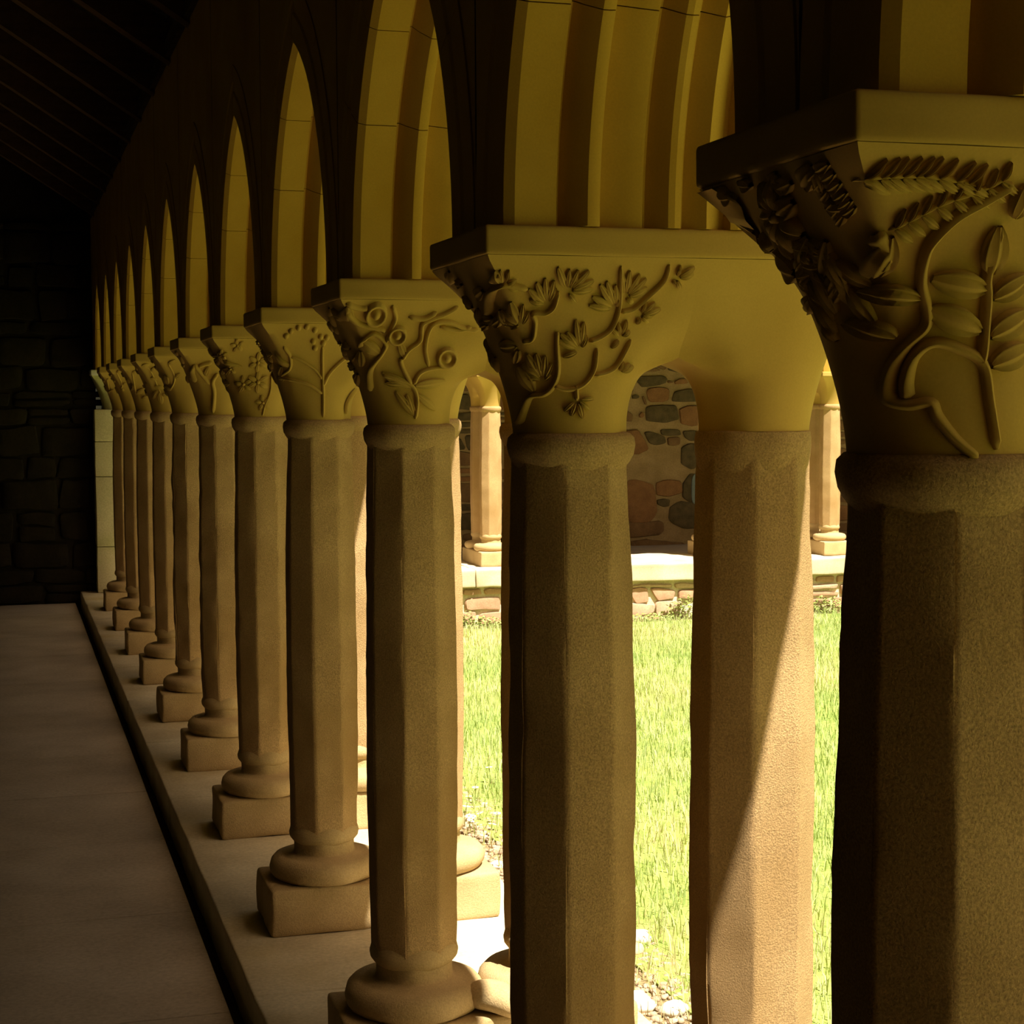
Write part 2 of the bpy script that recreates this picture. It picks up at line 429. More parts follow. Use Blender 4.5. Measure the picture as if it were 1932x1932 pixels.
def spandrel_mesh(n_bays, first_half=True):
    vs = []; fs = []
    def strip(y0, side):
        pts = []
        yc0 = PH+RAD; rr = RAD+.150
        f1 = math.acos((yc0-S/2)/rr)
        for j in range(15):
            f = f1*j/14; pts.append((y0+side*(yc0-rr*math.cos(f)), Z_AB1+rr*math.sin(f)))
        for X, fl_ in ((XW0+.003-XM, side > 0), (XW1-.003-XM, side < 0)):
            o = len(vs)
            for (yy, zz) in pts: vs.append((X, yy, zz)); vs.append((X, yy, Z_TOP))
            for j in range(14):
                q = (o+2*j, o+2*j+2, o+2*j+3, o+2*j+1); fs.append(q if fl_ else q[::-1])
    for b in range(n_bays):
        strip(b*S, 1); strip((b+1)*S, -1)
    return mesh('spandrel', vs, fs, False)
def arcade(name, n_bays, x, y, rotz, label):
    w_ = empty(name, (x, y, 0), rotz, kind='structure', label=label)
    obj('spandrel', spandrel_mesh(n_bays), 'arch', w_)
    for b in range(n_bays+1):
        for k in range(3):
            if b < n_bays: obj('voussoir', VOUS[k, 1], 'arch', w_, (0, b*S, 0))
            if b > 0: obj('voussoir', VOUS[k, -1], 'arch', w_, (0, b*S, 0))
    return w_
NB = 12
wr = arcade('wall_right', NB, XM, YC(-1), 0, 'pointed-arched arcade wall of the near walk')
obj('dimming_pier', boxm('dimming_pier', XW0-XM, XW1-XM, -1.4, .10, Z_SLAB, Z_TOP), 'arch', wr)  # unseen solid pier, added to cut the light on the nearest column
obj('corner_wall_top', boxm('corner_wall_top', XW0-XM, XW1-XM, NB*S-.001, NB*S+1.6, Z_AB1, Z_TOP), 'arch', wr)

# pale respond at the far end of the row
rs = empty('wall_respond', (0, 0, 0), kind='structure', label='pale ashlar end pier closing the near arcade')
zz = [.09, .46, 1.02, 1.30, Z_CAP]
for k in range(4):
    obj('ashlar_block', rbox('ashlar_block', .715, 1.368, 14.13+(.0 if k % 2 else .004), 15.6, zz[k]+.002, zz[k+1]-.002, .006, .003, 7, k*2.), 'respond', rs)
obj('capital', CAP_ME.copy(), None, rs, (XM, 14.24, 0)); rs.children[-1].data.materials.clear(); rs.children[-1].data.materials.append(MT['respond'])
obj('capital_block', boxm('capital_block', .80, 1.28, 14.2, 15.6, Z_CAP, Z_AB0), 'respond', rs)
obj('abacus', AB_ME.copy(), None, rs, (XM, 14.24, 0)); rs.children[-1].data.materials.clear(); rs.children[-1].data.materials.append(MT['respond'])

# rubble walls ------------------------------------------------------
def stone_mesh(poly, th, seed, place):
    """poly: outline (u,v); place(u,v,h) -> world point"""
    P = [np.array(p, float) for p in poly]; c = sum(P)/len(P)
    # round the corners
    Q = []
    for k in range(len(P)):
        a, b, d = P[k-1], P[k], P[(k+1) % len(P)]
        Q += [b+(a-b)*.24, b+((a+d)/2-b)*.10, b+(d-b)*.24]
    Q = [q+.10*np.linalg.norm(q-c)*np.array([nz(q[0]*14+seed, q[1]*14, 1.), nz(q[0]*14, q[1]*14+seed, 4.)]) for q in Q]
    vs = []; n = len(Q)
    for sc, h in ((1.0, -.02), (1.0, th*.55), (.93, th*.95), (.55, th*1.05)):
        for q in Q:
            p = c+(q-c)*sc; e = 1+.25*nz(p[0]*5+seed, p[1]*5, seed)
            vs.append(place(p[0], p[1], h*e if h > 0 else h))
    fs = grid_faces(n, 4, True); fs.append(tuple(3*n+k for k in range(n)))
    return mesh('stone', vs, fs, True, 45)
def rubble(parent, u0, u1, v0, v1, rows, wlo, whi, mats, place, seed, th=.02, gap=.018, skip=None):
    rn = random.Random(seed); v = v0
    while v < v1-.05:
        h = rn.uniform(*rows); h = min(h, v1-v)
        u = u0-rn.uniform(0, wlo)
        while u < u1:
            ww = rn.uniform(wlo, whi); a, b = u+gap/2, u+ww-gap/2
            split = rn.random() < .22 and h > .1
            for (va, vb) in (((v, v+h*.5), (v+h*.5, v+h)) if split else ((v, v+h),)):
                va += gap/2; vb -= gap/2; j = min(.022, (vb-va)*.18)
                if vb-va < .015: continue
                R_ = lambda: rn.uniform(-j, j)
                poly = [(a+R_(), va+R_()), ((a+b)/2+R_(), va+R_()*.6), (b+R_(), va+R_()), (b+R_(), vb+R_()), ((a+b)/2+R_(), vb+R_()*.6), (a+R_(), vb+R_())]
                cu, cv = (a+b)/2, (va+vb)/2
                if skip and skip(cu, cv): continue
                obj('stone', stone_mesh(poly, th*rn.uniform(.7, 1.2), rn.random()*9, place), rn.choice(mats), parent)
            u += ww
        v += h
# end wall of the walk
we = empty('wall_end', kind='structure', label='dark rubble wall closing the walk')
def gable(name, xa, xb, ya, yb):         # wall whose top follows the lean-to roof
    v = [(x, y, z) for x in (xa, xb) for y in (ya, yb) for z in (-.1, Z_TOP+(XW0-x)*math.tan(math.radians(33))+.12)]
    return mesh(name, v, box(0, 1, 0, 1, 0, 1)[1], False)
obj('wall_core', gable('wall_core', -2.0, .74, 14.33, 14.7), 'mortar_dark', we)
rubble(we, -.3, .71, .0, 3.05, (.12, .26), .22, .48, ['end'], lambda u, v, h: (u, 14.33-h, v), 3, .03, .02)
wl = obj('wall_left', boxm('wall_left', -2.3, -2.0, -1.3, 14.7, -.1, 5.1), 'plaster'); wl['kind'] = 'structure'
wn = obj('wall_near', gable('wall_near', -2.0, 1.36, -1.3, -1.2), 'plaster'); wn['kind'] = 'structure'

# lean-to roof: boards on rafters
ce = empty('ceiling', kind='structure', label='dark lean-to timber roof of boards on rafters')
TP = math.tan(math.radians(33))
def rz(x): return Z_TOP+(XW0-x)*TP
EAVE = 1.512
def roof_slab(name, xa, xb, ya, yb, d0, d1):
    v = []
    for x in (xa, xb):
        for y in (ya, yb):
            for d in (d0, d1): v.append((x, y, rz(x)+d))
    f = [(0, 1, 3, 2), (4, 6, 7, 5), (0, 4, 5, 1), (2, 3, 7, 6), (0, 2, 6, 4), (1, 5, 7, 3)]
    return mesh(name, v, f, False)
bw = (EAVE+2.1)/18
for k in range(18):
    obj('roof_board', roof_slab('roof_board', -2.1+k*bw+.003, -2.1+(k+1)*bw-.003, -1.3, 14.7, .125, .15), 'wood', ce)
obj('slate_cover', roof_slab('slate_cover', -2.1, EAVE, -1.3, 14.7, .152, .19), 'slate', ce)
raf = roof_slab('rafter', -2.0, 1.42, -.045, .045, -.03, .124)
y = -1.0
k = 0
while y < 14.3:
    obj('rafter', raf, 'wood2', ce, (0, y, 0)); y += .78
obj('wall_plate', boxm('wall_plate', XW0-.02, XW1, -1.3, 14.7, Z_TOP-.01, Z_TOP+.06), 'wood', ce)
obj('eave_board', boxm('eave_board', EAVE-.02, EAVE, -1.3, 14.7, rz(EAVE)+.02, rz(EAVE)+.19), 'wood', ce)

# ------------------------------------------------------------------ near pillars
G1 = 'twin columns of the near arcade'
LB = ['nearest twin column, capital carved with large leaves, fern fronds and a corner flower',
      'second twin column from the viewer, capital covered in branching leaf sprays',
      'third twin column from the viewer, capital carved with curling tendrils and roses',
      'fourth twin column from the viewer, capital with a beaded arc over an upright stem',
      'fifth twin column from the viewer, capital carved with star-shaped flowers',
      'sixth twin column from the viewer, capital with long smooth arching leaves',
      'seventh twin column from the viewer, its shaft edges chipped and wavy',
      'eighth twin column from the viewer, leafy capital, beyond the chipped one',
      'ninth twin column from the viewer in the receding near row',
      'tenth twin column from the viewer, next to last in the near row',
      'farthest twin column of the near row, beside the pale end pier']
AMP = [1.0, 1.0, .7, .7, .8, 1.7, 2.3, .8, .8, .8, .7]
CAPS = []
for i in range(11):
    p, c = pillar(i, XM, YC(i), 0, LB[i], G1, AMP[i], collar=(i == 1)); CAPS.append(c)
    if i == 2:
        # carved spur joining the two bases of the third column
        q0 = on_plane(948, 1868, 1, YC(2)-.13)-np.array([XM, YC(2), 0]); n_ = 14; vs = []
        for q in range(n_):
            u = q/(n_-1); ctr = np.array([q0[0]-.075, -.075, .262])*(1-u)+np.array([q0[0]+.045, -.15, .243])*u
            ctr[2] += .012*math.sin(math.pi*u); r = .041*math.sqrt(max(.004, 1-(2*u-1)**4))*(.85+.3*u*(1.6-u))
            for k in range(16):
                t = 2*math.pi*k/16; vs.append((ctr[0]+.45*r*math.cos(t), ctr[1]+r*math.cos(t)*.9, ctr[2]+r*math.sin(t)*.85))
        f = grid_faces(16, n_, True); f.append(tuple(range(16))[::-1]); f.append(tuple((n_-1)*16+k for k in range(16)))
        obj('carved_spur', mesh('carved_spur', vs, f, True), 'base', p, (0, 0, -Z_SLAB), label='rounded carved spur between the two bases')

# carvings (photo pixels of each carved piece, mapped onto the stone they are cut in)
def Z(scale, ox, oy): return lambda x, y: (ox+x/scale, oy+y/scale)
class Carver:
    def __init__(s, i, tr, chart='f'): s.i, s.tr, s.c = i, tr, chart; s.p = CAPS[i]
    def q(s, pt): return pix(s.i, s.c, *s.tr(*pt))
    def lf(s, a, b, wpx, th=.006, **k):
        A, B = s.q(a), s.q(b); Lp = math.hypot(a[0]-b[0], a[1]-b[1]); L = math.hypot(A[0]-B[0], A[1]-B[1])
        leaf(s.p, s.c, A, B, wpx/Lp*L, th, **k)
    def st(s, pts, r=.004, h=None): stem(s.p, s.c, [s.q(p) for p in pts], r, h)
    def sz(s, px): 
        sc = s.tr(1, 0)[0]-s.tr(0, 0)[0]; return px*sc/F_PX*(YC(s.i)/math.cos(.25))
    def bs(s, c, px, **k): boss(s.p, s.c, s.q(c), s.sz(px), **k)
    def fw(s, c, px, n=5, rot=.3, **k): flower(s.p, s.c, s.q(c), s.sz(px), n, rot, **k)
# first column
c = Carver(0, Z(2.273, 1232, 100))
for a, b, wd in (((965, 950), (1020, 785), 100), ((1145, 1050), (885, 1015), 92), ((1045, 1215), (835, 1150), 92), ((1420, 1010), (1195, 965), 105),
                 ((1395, 1190), (1180, 1095), 108), ((1440, 945), (1480, 740), 110), ((1450, 1050), (1600, 955), 92), ((1440, 1215), (1600, 1110), 105),
                 ((1445, 1340), (1600, 1260), 100), ((1540, 700), (1600, 560), 90)):
    c.lf(a, b, wd*1.12, .012)
for s_ in ([(1400, 1340), (1415, 1250), (1430, 1050), (1430, 950), (1490, 740)],
           [(1470, 1700), (1440, 1500), (1410, 1330), (1300, 1262), (1200, 1242), (1120, 1300), (1090, 1400), (1092, 1480)],
           [(1390, 1740), (1300, 1660), (1220, 1560), (1190, 1500), (1100, 1510), (1022, 1490), (1008, 1430), (1030, 1340), (1090, 1250), (1170, 1170), (1172, 1090), (1150, 980), (1165, 870), (1200, 800), (1300, 700), (1420, 630), (1540, 560)],
           [(960, 770), (1010, 850), (1000, 930)]):
    c.st(s_, .0055, .010)
def frond(c, sp, n, up, dn, w=27, th=.008, both=True):
    P = spline(sp, 8)
    for k in range(n):
        b = P[int((k+.5)/n*(len(P)-1))]
        c.lf((b[0], b[1]-4), (b[0]+up[0], b[1]+up[1]), w, th)
        if both: c.lf((b[0], b[1]+4), (b[0]+dn[0], b[1]+dn[1]), w, th)
    c.st(sp, .0025, .004)
frond(c, [(900, 535), (1050, 525), (1200, 530), (1400, 565)], 9, (85, -82), (95, 62))
frond(c, [(1010, 760), (1120, 705), (1250, 640), (1400, 590), (1520, 530)], 8, (45, -80), (75, 60))
e0 = Carver(0, Z(2.273, 1232, 100), 'e')
frond(e0, [(700, 480), (750, 560), (800, 640), (835, 700)], 6, (45, -30), (-30, 45), 26, .009)
e0.fw((560, 690), 165, 7, .2, th=.015, wd=.62)
rq = random.Random(14)
for k in range(26):
    v = rq.uniform(1.705, 1.812); u = rq.uniform(-.7, .45)*(cap_half(v)[1]-.02); a = rq.uniform(0, 6.28); L = rq.uniform(.026, .042)
    leaf(CAPS[0], 'e', (u, v), (u+L*math.cos(a), min(1.82, v+L*math.sin(a))), L*.5, .009)
rn = random.Random(8)
for a, b, wd in (((835, 1000), (745, 830), 90), ((800, 1110), (700, 910), 85), ((790, 1200), (695, 1020), 75), ((340, 610), (290, 590), 50), ((420, 700), (350, 640), 50), ((470, 800), (395, 700), 40), ((620, 940), (540, 870), 70), ((520, 840), (470, 770), 60),
                 ((700, 900), (650, 840), 60), ((760, 1080), (680, 980), 60), ((800, 1230), (740, 1130), 50), ((560, 600), (520, 520), 60), ((660, 560), (690, 490), 60), ((430, 560), (380, 540), 40)):
    e0.lf(a, b, wd, .011)
# second column
c = Carver(1, Z(2.415, 780, 400))
for b, tips in (((410, 330), [(365, 270), (395, 262), (435, 262), (470, 308), (485, 350)]), ((610, 420), [(525, 350), (560, 320), (600, 300), (640, 310), (650, 345), (530, 400)]),
                ((700, 360), [(658, 250), (710, 258), (750, 262), (800, 265), (820, 310), (815, 350), (740, 410)]), ((920, 440), [(800, 425), (815, 385), (850, 330), (880, 315), (920, 330), (935, 380)]),
                ((960, 390), [(945, 265), (985, 265), (1030, 280), (1060, 300), (1065, 345), (1000, 410)]), ((1195, 300), [(1215, 240), (1280, 250), (1275, 280), (1215, 350), (1180, 325)]),
                ((490, 520), [(400, 480), (415, 450), (445, 410), (500, 420), (525, 450), (450, 520)]), ((760, 630), [(650, 580), (670, 555), (700, 545), (740, 490), (775, 500), (788, 560), (680, 660)]),
                ((1030, 470), [(1060, 400), (1100, 410), (1125, 440), (1090, 470), (1070, 500), (1015, 510)]), ((595, 770), [(500, 690), (520, 650), (560, 645), (600, 655), (632, 690), (628, 740), (510, 740)]),
                ((940, 570), [(900, 530), (930, 500), (970, 490), (985, 540), (900, 620)]), ((745, 855), [(690, 910), (720, 930), (770, 940), (800, 900), (820, 850)]), ((930, 730), [(955, 680), (985, 690), (1002, 702)])):
    for t in tips:
        Lp = math.hypot(t[0]-b[0], t[1]-b[1]); k = .22
        c.lf((b[0]+(t[0]-b[0])*k, b[1]+(t[1]-b[1])*k), t, max(22, min(34, Lp*.30)), .0085)
for s_ in ([(480, 970), (515, 880), (540, 840), (600, 830), (640, 790), (660, 720), (655, 600), (655, 545)], [(640, 790), (700, 810), (770, 790), (820, 720), (835, 620)],
           [(820, 745), (880, 730), (930, 690), (990, 580)], [(500, 590), (545, 575), (555, 500), (545, 460), (600, 460), (640, 430), (660, 360)],
           [(800, 590), (850, 570), (900, 530), (930, 460), (940, 380), (945, 245)], [(940, 455), (1000, 440), (1060, 390), (1140, 310), (1165, 238)],
           [(350, 470), (345, 400), (370, 350), (430, 330), (520, 350)], [(740, 790), (745, 860)]):
    c.st(s_, .0042, .0095)
# third column
c = Carver(2, Z(3.22, 380, 480))
for ctr, r in (((1060, 360), 68), ((1190, 490), 58), ((1490, 630), 68)): c.bs(ctr, r, h=.016, ring=True, name='rose')
for s_ in ([(1030, 830), (1030, 700), (1100, 600), (1120, 540), (1050, 480), (985, 520), (970, 560)], [(1120, 540), (1160, 440), (1180, 380), (1160, 310)],
           [(1220, 640), (1260, 580), (1330, 520), (1340, 430), (1380, 400), (1480, 360), (1560, 315)], [(1380, 680), (1360, 560), (1400, 430), (1500, 410), (1600, 450), (1680, 460)],
           [(1280, 800), (1220, 680), (1210, 630)], [(1290, 790), (1330, 720), (1420, 690), (1500, 690)], [(1300, 1000), (1310, 880), (1280, 800), (1200, 760), (1100, 730)],
           [(880, 300), (960, 325), (1010, 325)], [(850, 350), (960, 420), (1090, 450), (1110, 470)], [(1260, 380), (1350, 390), (1430, 350)], [(1450, 440), (1560, 460), (1640, 440)]):
    c.st(s_, .0055, .010)
for a, b, wd in (((1280, 810), (1100, 720), 60), ((1290, 975), (1185, 835), 48), ((1292, 980), (1250, 850), 44), ((1300, 800), (1480, 770), 60), ((1310, 850), (1420, 945), 50),
                 ((1085, 600), (970, 520), 70), ((1240, 625), (1200, 530), 48), ((1120, 780), (1250, 800), 40), ((900, 400), (830, 330), 60)):
    c.lf(a, b, wd, .008)
# fourth column
c = Carver(3, Z(3.22, 380, 480))
for x, y in ((515, 495), (545, 465), (590, 445), (640, 440), (690, 460), (725, 500), (740, 540), (690, 570), (680, 528), (762, 505)): c.bs((x, y), 17, h=.009, name='bead')
for s_, r in (([(735, 560), (735, 700), (740, 850), (740, 990)], .005), ([(740, 800), (780, 720), (860, 640), (905, 618)], .006), ([(735, 760), (690, 700), (600, 640), (540, 620)], .004),
              ([(740, 850), (650, 790), (550, 760), (490, 740), (540, 690), (540, 620), (500, 560)], .005), ([(880, 970), (885, 900), (945, 815)], .004)):
    c.st(s_, r, .009)
# fifth column
c = Carver(4, Z(4.83, 160, 580))
for ctr, r, n in (((1580, 680), 95, 6), ((1580, 500), 85, 6), ((1390, 345), 60, 5), ((1450, 700), 75, 5), ((1625, 870), 70, 5), ((1330, 560), 55, 5), ((1240, 440), 50, 5)):
    c.fw(ctr, r, n, .5, th=.007, wd=.5)
c.st([(1620, 985), (1640, 900), (1690, 760), (1700, 600)], .004, .008)
# sixth column and those beyond
c = Carver(5, Z(4.83, 160, 580))
for s_ in ([(1170, 960), (1180, 780), (1165, 680), (1210, 600)], [(1140, 700), (1060, 600), (1000, 520)], [(1000, 520), (980, 580), (1010, 680)], [(1160, 500), (1080, 520), (1040, 540)]): c.st(s_, .009, .012)
c.lf((1100, 620), (1130, 540), 50, .01)
for i, pts in ((6, [((760, 510), (830, 480)), ((820, 640), (870, 600)), ((730, 620), (760, 700)), ((780, 760), (740, 710))]),
               (7, [((520, 530), (590, 520)), ((600, 580), (640, 540)), ((640, 720), (720, 740)), ((660, 760), (620, 830)), ((680, 780), (700, 880)), ((600, 640), (660, 660)), ((700, 800), (760, 790))]),
               (8, [((430, 590), (480, 580)), ((470, 790), (540, 740)), ((520, 830), (570, 810)), ((450, 720), (420, 760))]),
               (9, [((290, 590), (320, 570)), ((340, 700), (380, 690)), ((330, 740), (360, 760))]),
               (10, [((200, 650), (230, 660)), ((230, 760), (270, 750))])):
    c = Carver(i, Z(4.83, 160, 580))
    for a, b in pts: c.lf(a, b, math.hypot(a[0]-b[0], a[1]-b[1])*.5, .009)
    c.st([pts[0][0], pts[1][0], pts[-1][0]], .004, .007)
# leafy clutter on the shaded walk-side ends
rn = random.Random(21)
for i in range(1, 11):
    for k in range(16 if i < 5 else 7):
        v = rn.uniform(1.66, 1.815); u = rn.uniform(-.85, .85)*(cap_half(v)[1]-.02); a = rn.uniform(0, 6.28); L = rn.uniform(.022, .04)
        leaf(CAPS[i], 'e', (u, v), (u+L*math.cos(a), min(1.822, v+L*math.sin(a))), L*.55, .010)

# ------------------------------------------------------------------ garth
gr = obj('ground', boxm('ground', 1.3, 30, -14, 15.3, Z_G-.3, Z_G-.010), 'soil'); gr['kind'] = 'structure'
rg = np.random.default_rng(5)
def blades(name, m, n, xr, yr, hr, wr_, seed, z0, lean=.55, parent=None, keep=None):
    g = np.random.default_rng(seed)
    x = g.uniform(*xr, n); y = g.uniform(*yr, n)
    if keep is not None:
        k = keep(x, y, g); x, y = x[k], y[k]; n = len(x)
    h = g.uniform(*hr, n); a = g.uniform(0, 2*np.pi, n); ln = g.uniform(.1, lean, n)*h; b = g.uniform(0, 2*np.pi, n); wd = g.uniform(*wr_, n)
    dx, dy = np.cos(a)*wd, np.sin(a)*wd; lx, ly = np.cos(b)*ln, np.sin(b)*ln
    V = np.empty((n, 5, 3))
    V[:, 0] = np.stack([x-dx, y-dy, np.full(n, z0)], 1); V[:, 1] = np.stack([x+dx, y+dy, np.full(n, z0)], 1)
    V[:, 2] = np.stack([x-dx*.7+lx*.35, y-dy*.7+ly*.35, z0+h*.6], 1); V[:, 3] = np.stack([x+dx*.7+lx*.35, y+dy*.7+ly*.35, z0+h*.6], 1)
    V[:, 4] = np.stack([x+lx, y+ly, z0+h*np.sqrt(np.maximum(.2, 1-(ln/h)**2))], 1)
    base = (np.arange(n)*5)[:, None]
    loops = np.concatenate([base+np.array([0, 1, 3, 2]), base+np.array([2, 3, 4])], 1).ravel()
    starts = (np.arange(n)[:, None]*7+np.array([0, 4])).ravel()
    me = bpy.data.meshes.new(name); me.vertices.add(n*5); me.vertices.foreach_set('co', V.ravel())
    me.loops.add(n*7); me.loops.foreach_set('vertex_index', loops.astype(np.int32))
    me.polygons.add(n*2); me.polygons.foreach_set('loop_start', starts.astype(np.int32))
    me.update(calc_edges=True); me.validate()
    return obj(name, me, m, parent)
def edge_x(y): return 2.22+.10*np.sin(y*1.7)+.06*np.sin(y*4.3+1)
turf = obj('turf', boxm('turf', 2.15, 30, -14, 14.75, Z_G-.05, Z_G), 'turf', None, kind='structure')
o = blades('lawn_grass', 'grass', 150000, (2.0, 10.5), (3.0, 14.85), (.035, .10), (.0016, .0034), 7, Z_G-.002,
           keep=lambda x, y, g: (x > edge_x(y)+g.normal(0, .09, len(x))) & (y < 14.75+g.normal(0, .05, len(x))))
o['kind'] = 'stuff'; o['label'] = 'bright green lawn grass of the garth'; o['category'] = 'grass'
o = blades('dry_grass', 'straw', 9000, (1.55, 2.7), (3.2, 10), (.03, .07), (.001, .0024), 9, Z_G-.005, 1.0,
           keep=lambda x, y, g: g.random(len(x)) < np.exp(-((x-2.15)/.3)**2))
o['kind'] = 'stuff'; o['label'] = 'straw-coloured dry grass along the lawn edge'; o['category'] = 'grass'
# gravel strip
ico_v = []; ico_f = []
t_ = (1+5**.5)/2
for a in ((-1, t_, 0), (1, t_, 0), (-1, -t_, 0), (1, -t_, 0), (0, -1, t_), (0, 1, t_), (0, -1, -t_), (0, 1, -t_), (t_, 0, -1), (t_, 0, 1), (-t_, 0, -1), (-t_, 0, 1)):
    ico_v.append(np.array(a)/math.hypot(1, t_))
ico_v = np.array(ico_v)
ico_f = np.array([(0, 11, 5), (0, 5, 1), (0, 1, 7), (0, 7, 10), (0, 10, 11), (1, 5, 9), (5, 11, 4), (11, 10, 2), (10, 7, 6), (7, 1, 8), (3, 9, 4), (3, 4, 2), (3, 2, 6), (3, 6, 8), (3, 8, 9), (4, 9, 5), (2, 4, 11), (6, 2, 10), (8, 6, 7), (9, 8, 1)])
def pebbles(name, n, xr, yr, rr, seed, m):
    g = np.random.default_rng(seed); V = []; Fc = []
    for k in range(n):
        r = g.uniform(*rr); sc = np.array([g.uniform(.7, 1.3), g.uniform(.7, 1.3), g.uniform(.45, .8)])*r
        a = g.uniform(0, 6.28); ca, sa = math.cos(a), math.sin(a)
        p = ico_v*(1+g.uniform(-.12, .12, (12, 1)))*sc; p = np.stack([p[:, 0]*ca-p[:, 1]*sa, p[:, 0]*sa+p[:, 1]*ca, p[:, 2]], 1)
        p += np.array([g.uniform(*xr), g.uniform(*yr), Z_G-.010+r*.35]); V.append(p); Fc.append(ico_f+12*k)
    return mesh(name, np.concatenate(V), [tuple(map(int, f)) for f in np.concatenate(Fc)], True)
obj('gravel', pebbles('gravel', 9000, (1.47, 2.3), (3.2, 10.5), (.007, .018), 3, 'peb'), 'peb', None, kind='stuff', label='pale pinkish gravel strip beside the kerb', category='gravel')
def cobble_mesh(r, seed):
    vs = []
    for j in range(9):
        ph = math.pi*j/8
        for k in range(12):
            a = 2*math.pi*k/12; d = np.array([math.sin(ph)*math.cos(a), math.sin(ph)*math.sin(a), math.cos(ph)])
            e = 1+.28*nz(d[0]*1.4+seed, d[1]*1.4, d[2]*1.4); vs.append(d*e*r*np.array([1.15, .9, .6]))
    return mesh('cobble', vs, grid_faces(12, 9, True), True)
for k, (x, y, r, lb) in enumerate(((1205, 1778, .05, 'large white cobble at the lawn edge right of the second column'), (1198, 1800, .04, 'pinkish cobble just below the white one at the lawn edge'),
                                (1195, 1905, .065, 'big pale cobble low beside the second column'), (1270, 1915, .045, 'flat pale cobble in the gravel below the lawn'),
                                (1320, 1895, .04, 'pale cobble in the gravel touching the sunlit outer shaft'),
                                (940, 1640, .035, 'small white cobble beside the fourth column base'), (945, 1722, .045, 'bright cobble at the corner of the fourth plinth'))):
    P = on_plane(x, y, 2, Z_G-.01)
    obj('cobble', cobble_mesh(r, k*2.3), 'st_tan' if k == 1 else 'pebw', None, (P[0], P[1], Z_G+r*.2), k*1.1, label=lb, category='stone', group='loose cobbles in the gravel')
# daisies
def daisy_parts():
    vs = []; fs = []
    for k in range(11):
        a = 2*math.pi*k/11; o_ = len(vs); ca, sa = math.cos(a), math.sin(a)
        for (r, s_, z) in ((.003, .0015, 0), (.009, .0033, .002), (.015, .002, .0025)):
            vs.append((ca*r-sa*s_, sa*r+ca*s_, z)); vs.append((ca*r+sa*s_, sa*r-ca*s_, z))
        fs += [(o_, o_+1, o_+3, o_+2), (o_+2, o_+3, o_+5, o_+4)]
    pet = mesh('petals', vs, fs, True)
    ctr = mesh('flower_centre', [np.array(v)*np.array([.0045, .0045, .003])+np.array([0, 0, .003]) for v in ico_v], [tuple(map(int, f)) for f in ico_f], True)
    v, f = box(-.0012, .0012, -.0012, .0012, -.085, 0); st = mesh('stalk', v, f, False)
    return pet, ctr, st
DP = daisy_parts(); rn = random.Random(2)
for k, (x, y) in enumerate(((874, 1465), (897, 1486), (884, 1503), (880, 1522), (915, 1516), (885, 1540), (889, 1545), (893, 1541), (888, 1549), (912, 1565), (934, 1521), (938, 1535), (913, 1577), (952, 1549), (923, 1448), (928, 1555), (866, 1475), (905, 1535))):
    P = on_plane(x, y, 2, Z_G+.085); s_ = rn.uniform(.85, 1.3)
    e = empty('daisy', (P[0], P[1], Z_G+.085), rn.uniform(0, 6), label='small white daisy in the lawn left of the second column', category='flower', group='daisies in the lawn')
    e.rotation_euler = (rn.uniform(-.3, .5), rn.uniform(-.3, .3), rn.uniform(0, 6)); e.scale = (s_, s_, 1)
    for nm, me, m in (('petals', DP[0], 'petal'), ('flower_centre', DP[1], 'yolk'), ('stalk', DP[2], 'leaf')): obj(nm, me, m, e)

# ------------------------------------------------------------------ far range across the garth
YF = 15.177+.339                                   # centre line of the far arcade
kf = empty('trim_2', kind='structure', label='pale stone coping kerb under the far arcade')
xs = [1.45+k*1.31 for k in range(9)]
for k in range(8):
    obj('coping_slab', rbox('coping_slab', xs[k]+.002, xs[k+1]-.002, 14.95, 15.98, -.07, Z_SLAB, .012, .010, 10, k*4.7), 'slab', kf)
wg = empty('wall_garth', kind='structure', label='low reddish rubble wall under the far coping')
obj('wall_core', boxm('wall_core', 1.45, 12, 15.03, 15.9, Z_G-.2, -.07), 'mortar_pale', wg)
pl_low = lambda u, v, h: (u, 15.03-h, v)
def traced(parent, plane_y, tr, items, place, th, seed):
    for k, (pts, m) in enumerate(items):
        P = [on_plane(*tr(*p), 1, plane_y) for p in pts]
        c_ = sum(P)/len(P); P = [c_+(p-c_)*1.10 for p in P]
        obj('stone', stone_mesh([(p[0], p[2]) for p in P], th, seed+k, place), m, parent)
T1 = Z(9.66, 1170, 1040)
traced(wg, 15.03, T1, [([(205, 690), (330, 665), (480, 680), (485, 905), (280, 945), (210, 830)], 'st_pink'), ([(560, 680), (760, 680), (985, 720), (940, 850), (680, 890), (620, 800)], 'st_pink'),
    ([(1070, 720), (1250, 705), (1420, 690), (1400, 820), (1180, 860), (1060, 840)], 'st_pink'), ([(120, 950), (400, 960), (620, 985), (590, 1120), (300, 1175), (140, 1130)], 'st_tan'),
    ([(650, 920), (900, 905), (1090, 920), (1100, 1030), (900, 1150), (650, 1160)], 'st_tan'), ([(110, 1190), (300, 1180), (500, 1200), (480, 1240), (300, 1262), (130, 1260)], 'st_tan'),
    ([(520, 1190), (640, 1180), (760, 1200), (760, 1280), (640, 1285), (520, 1270)], 'st_pink'), ([(1000, 590), (1150, 580), (1390, 600), (1390, 660), (1150, 665), (1010, 655)], 'st_tan'),
    ([(240, 620), (480, 600), (900, 590), (900, 650), (500, 640), (250, 650)], 'st_tan')], pl_low, .03, 3.)
x_a, x_b = on_plane(1181, 1100, 1, 15.03)[0], on_plane(1318, 1100, 1, 15.03)[0]
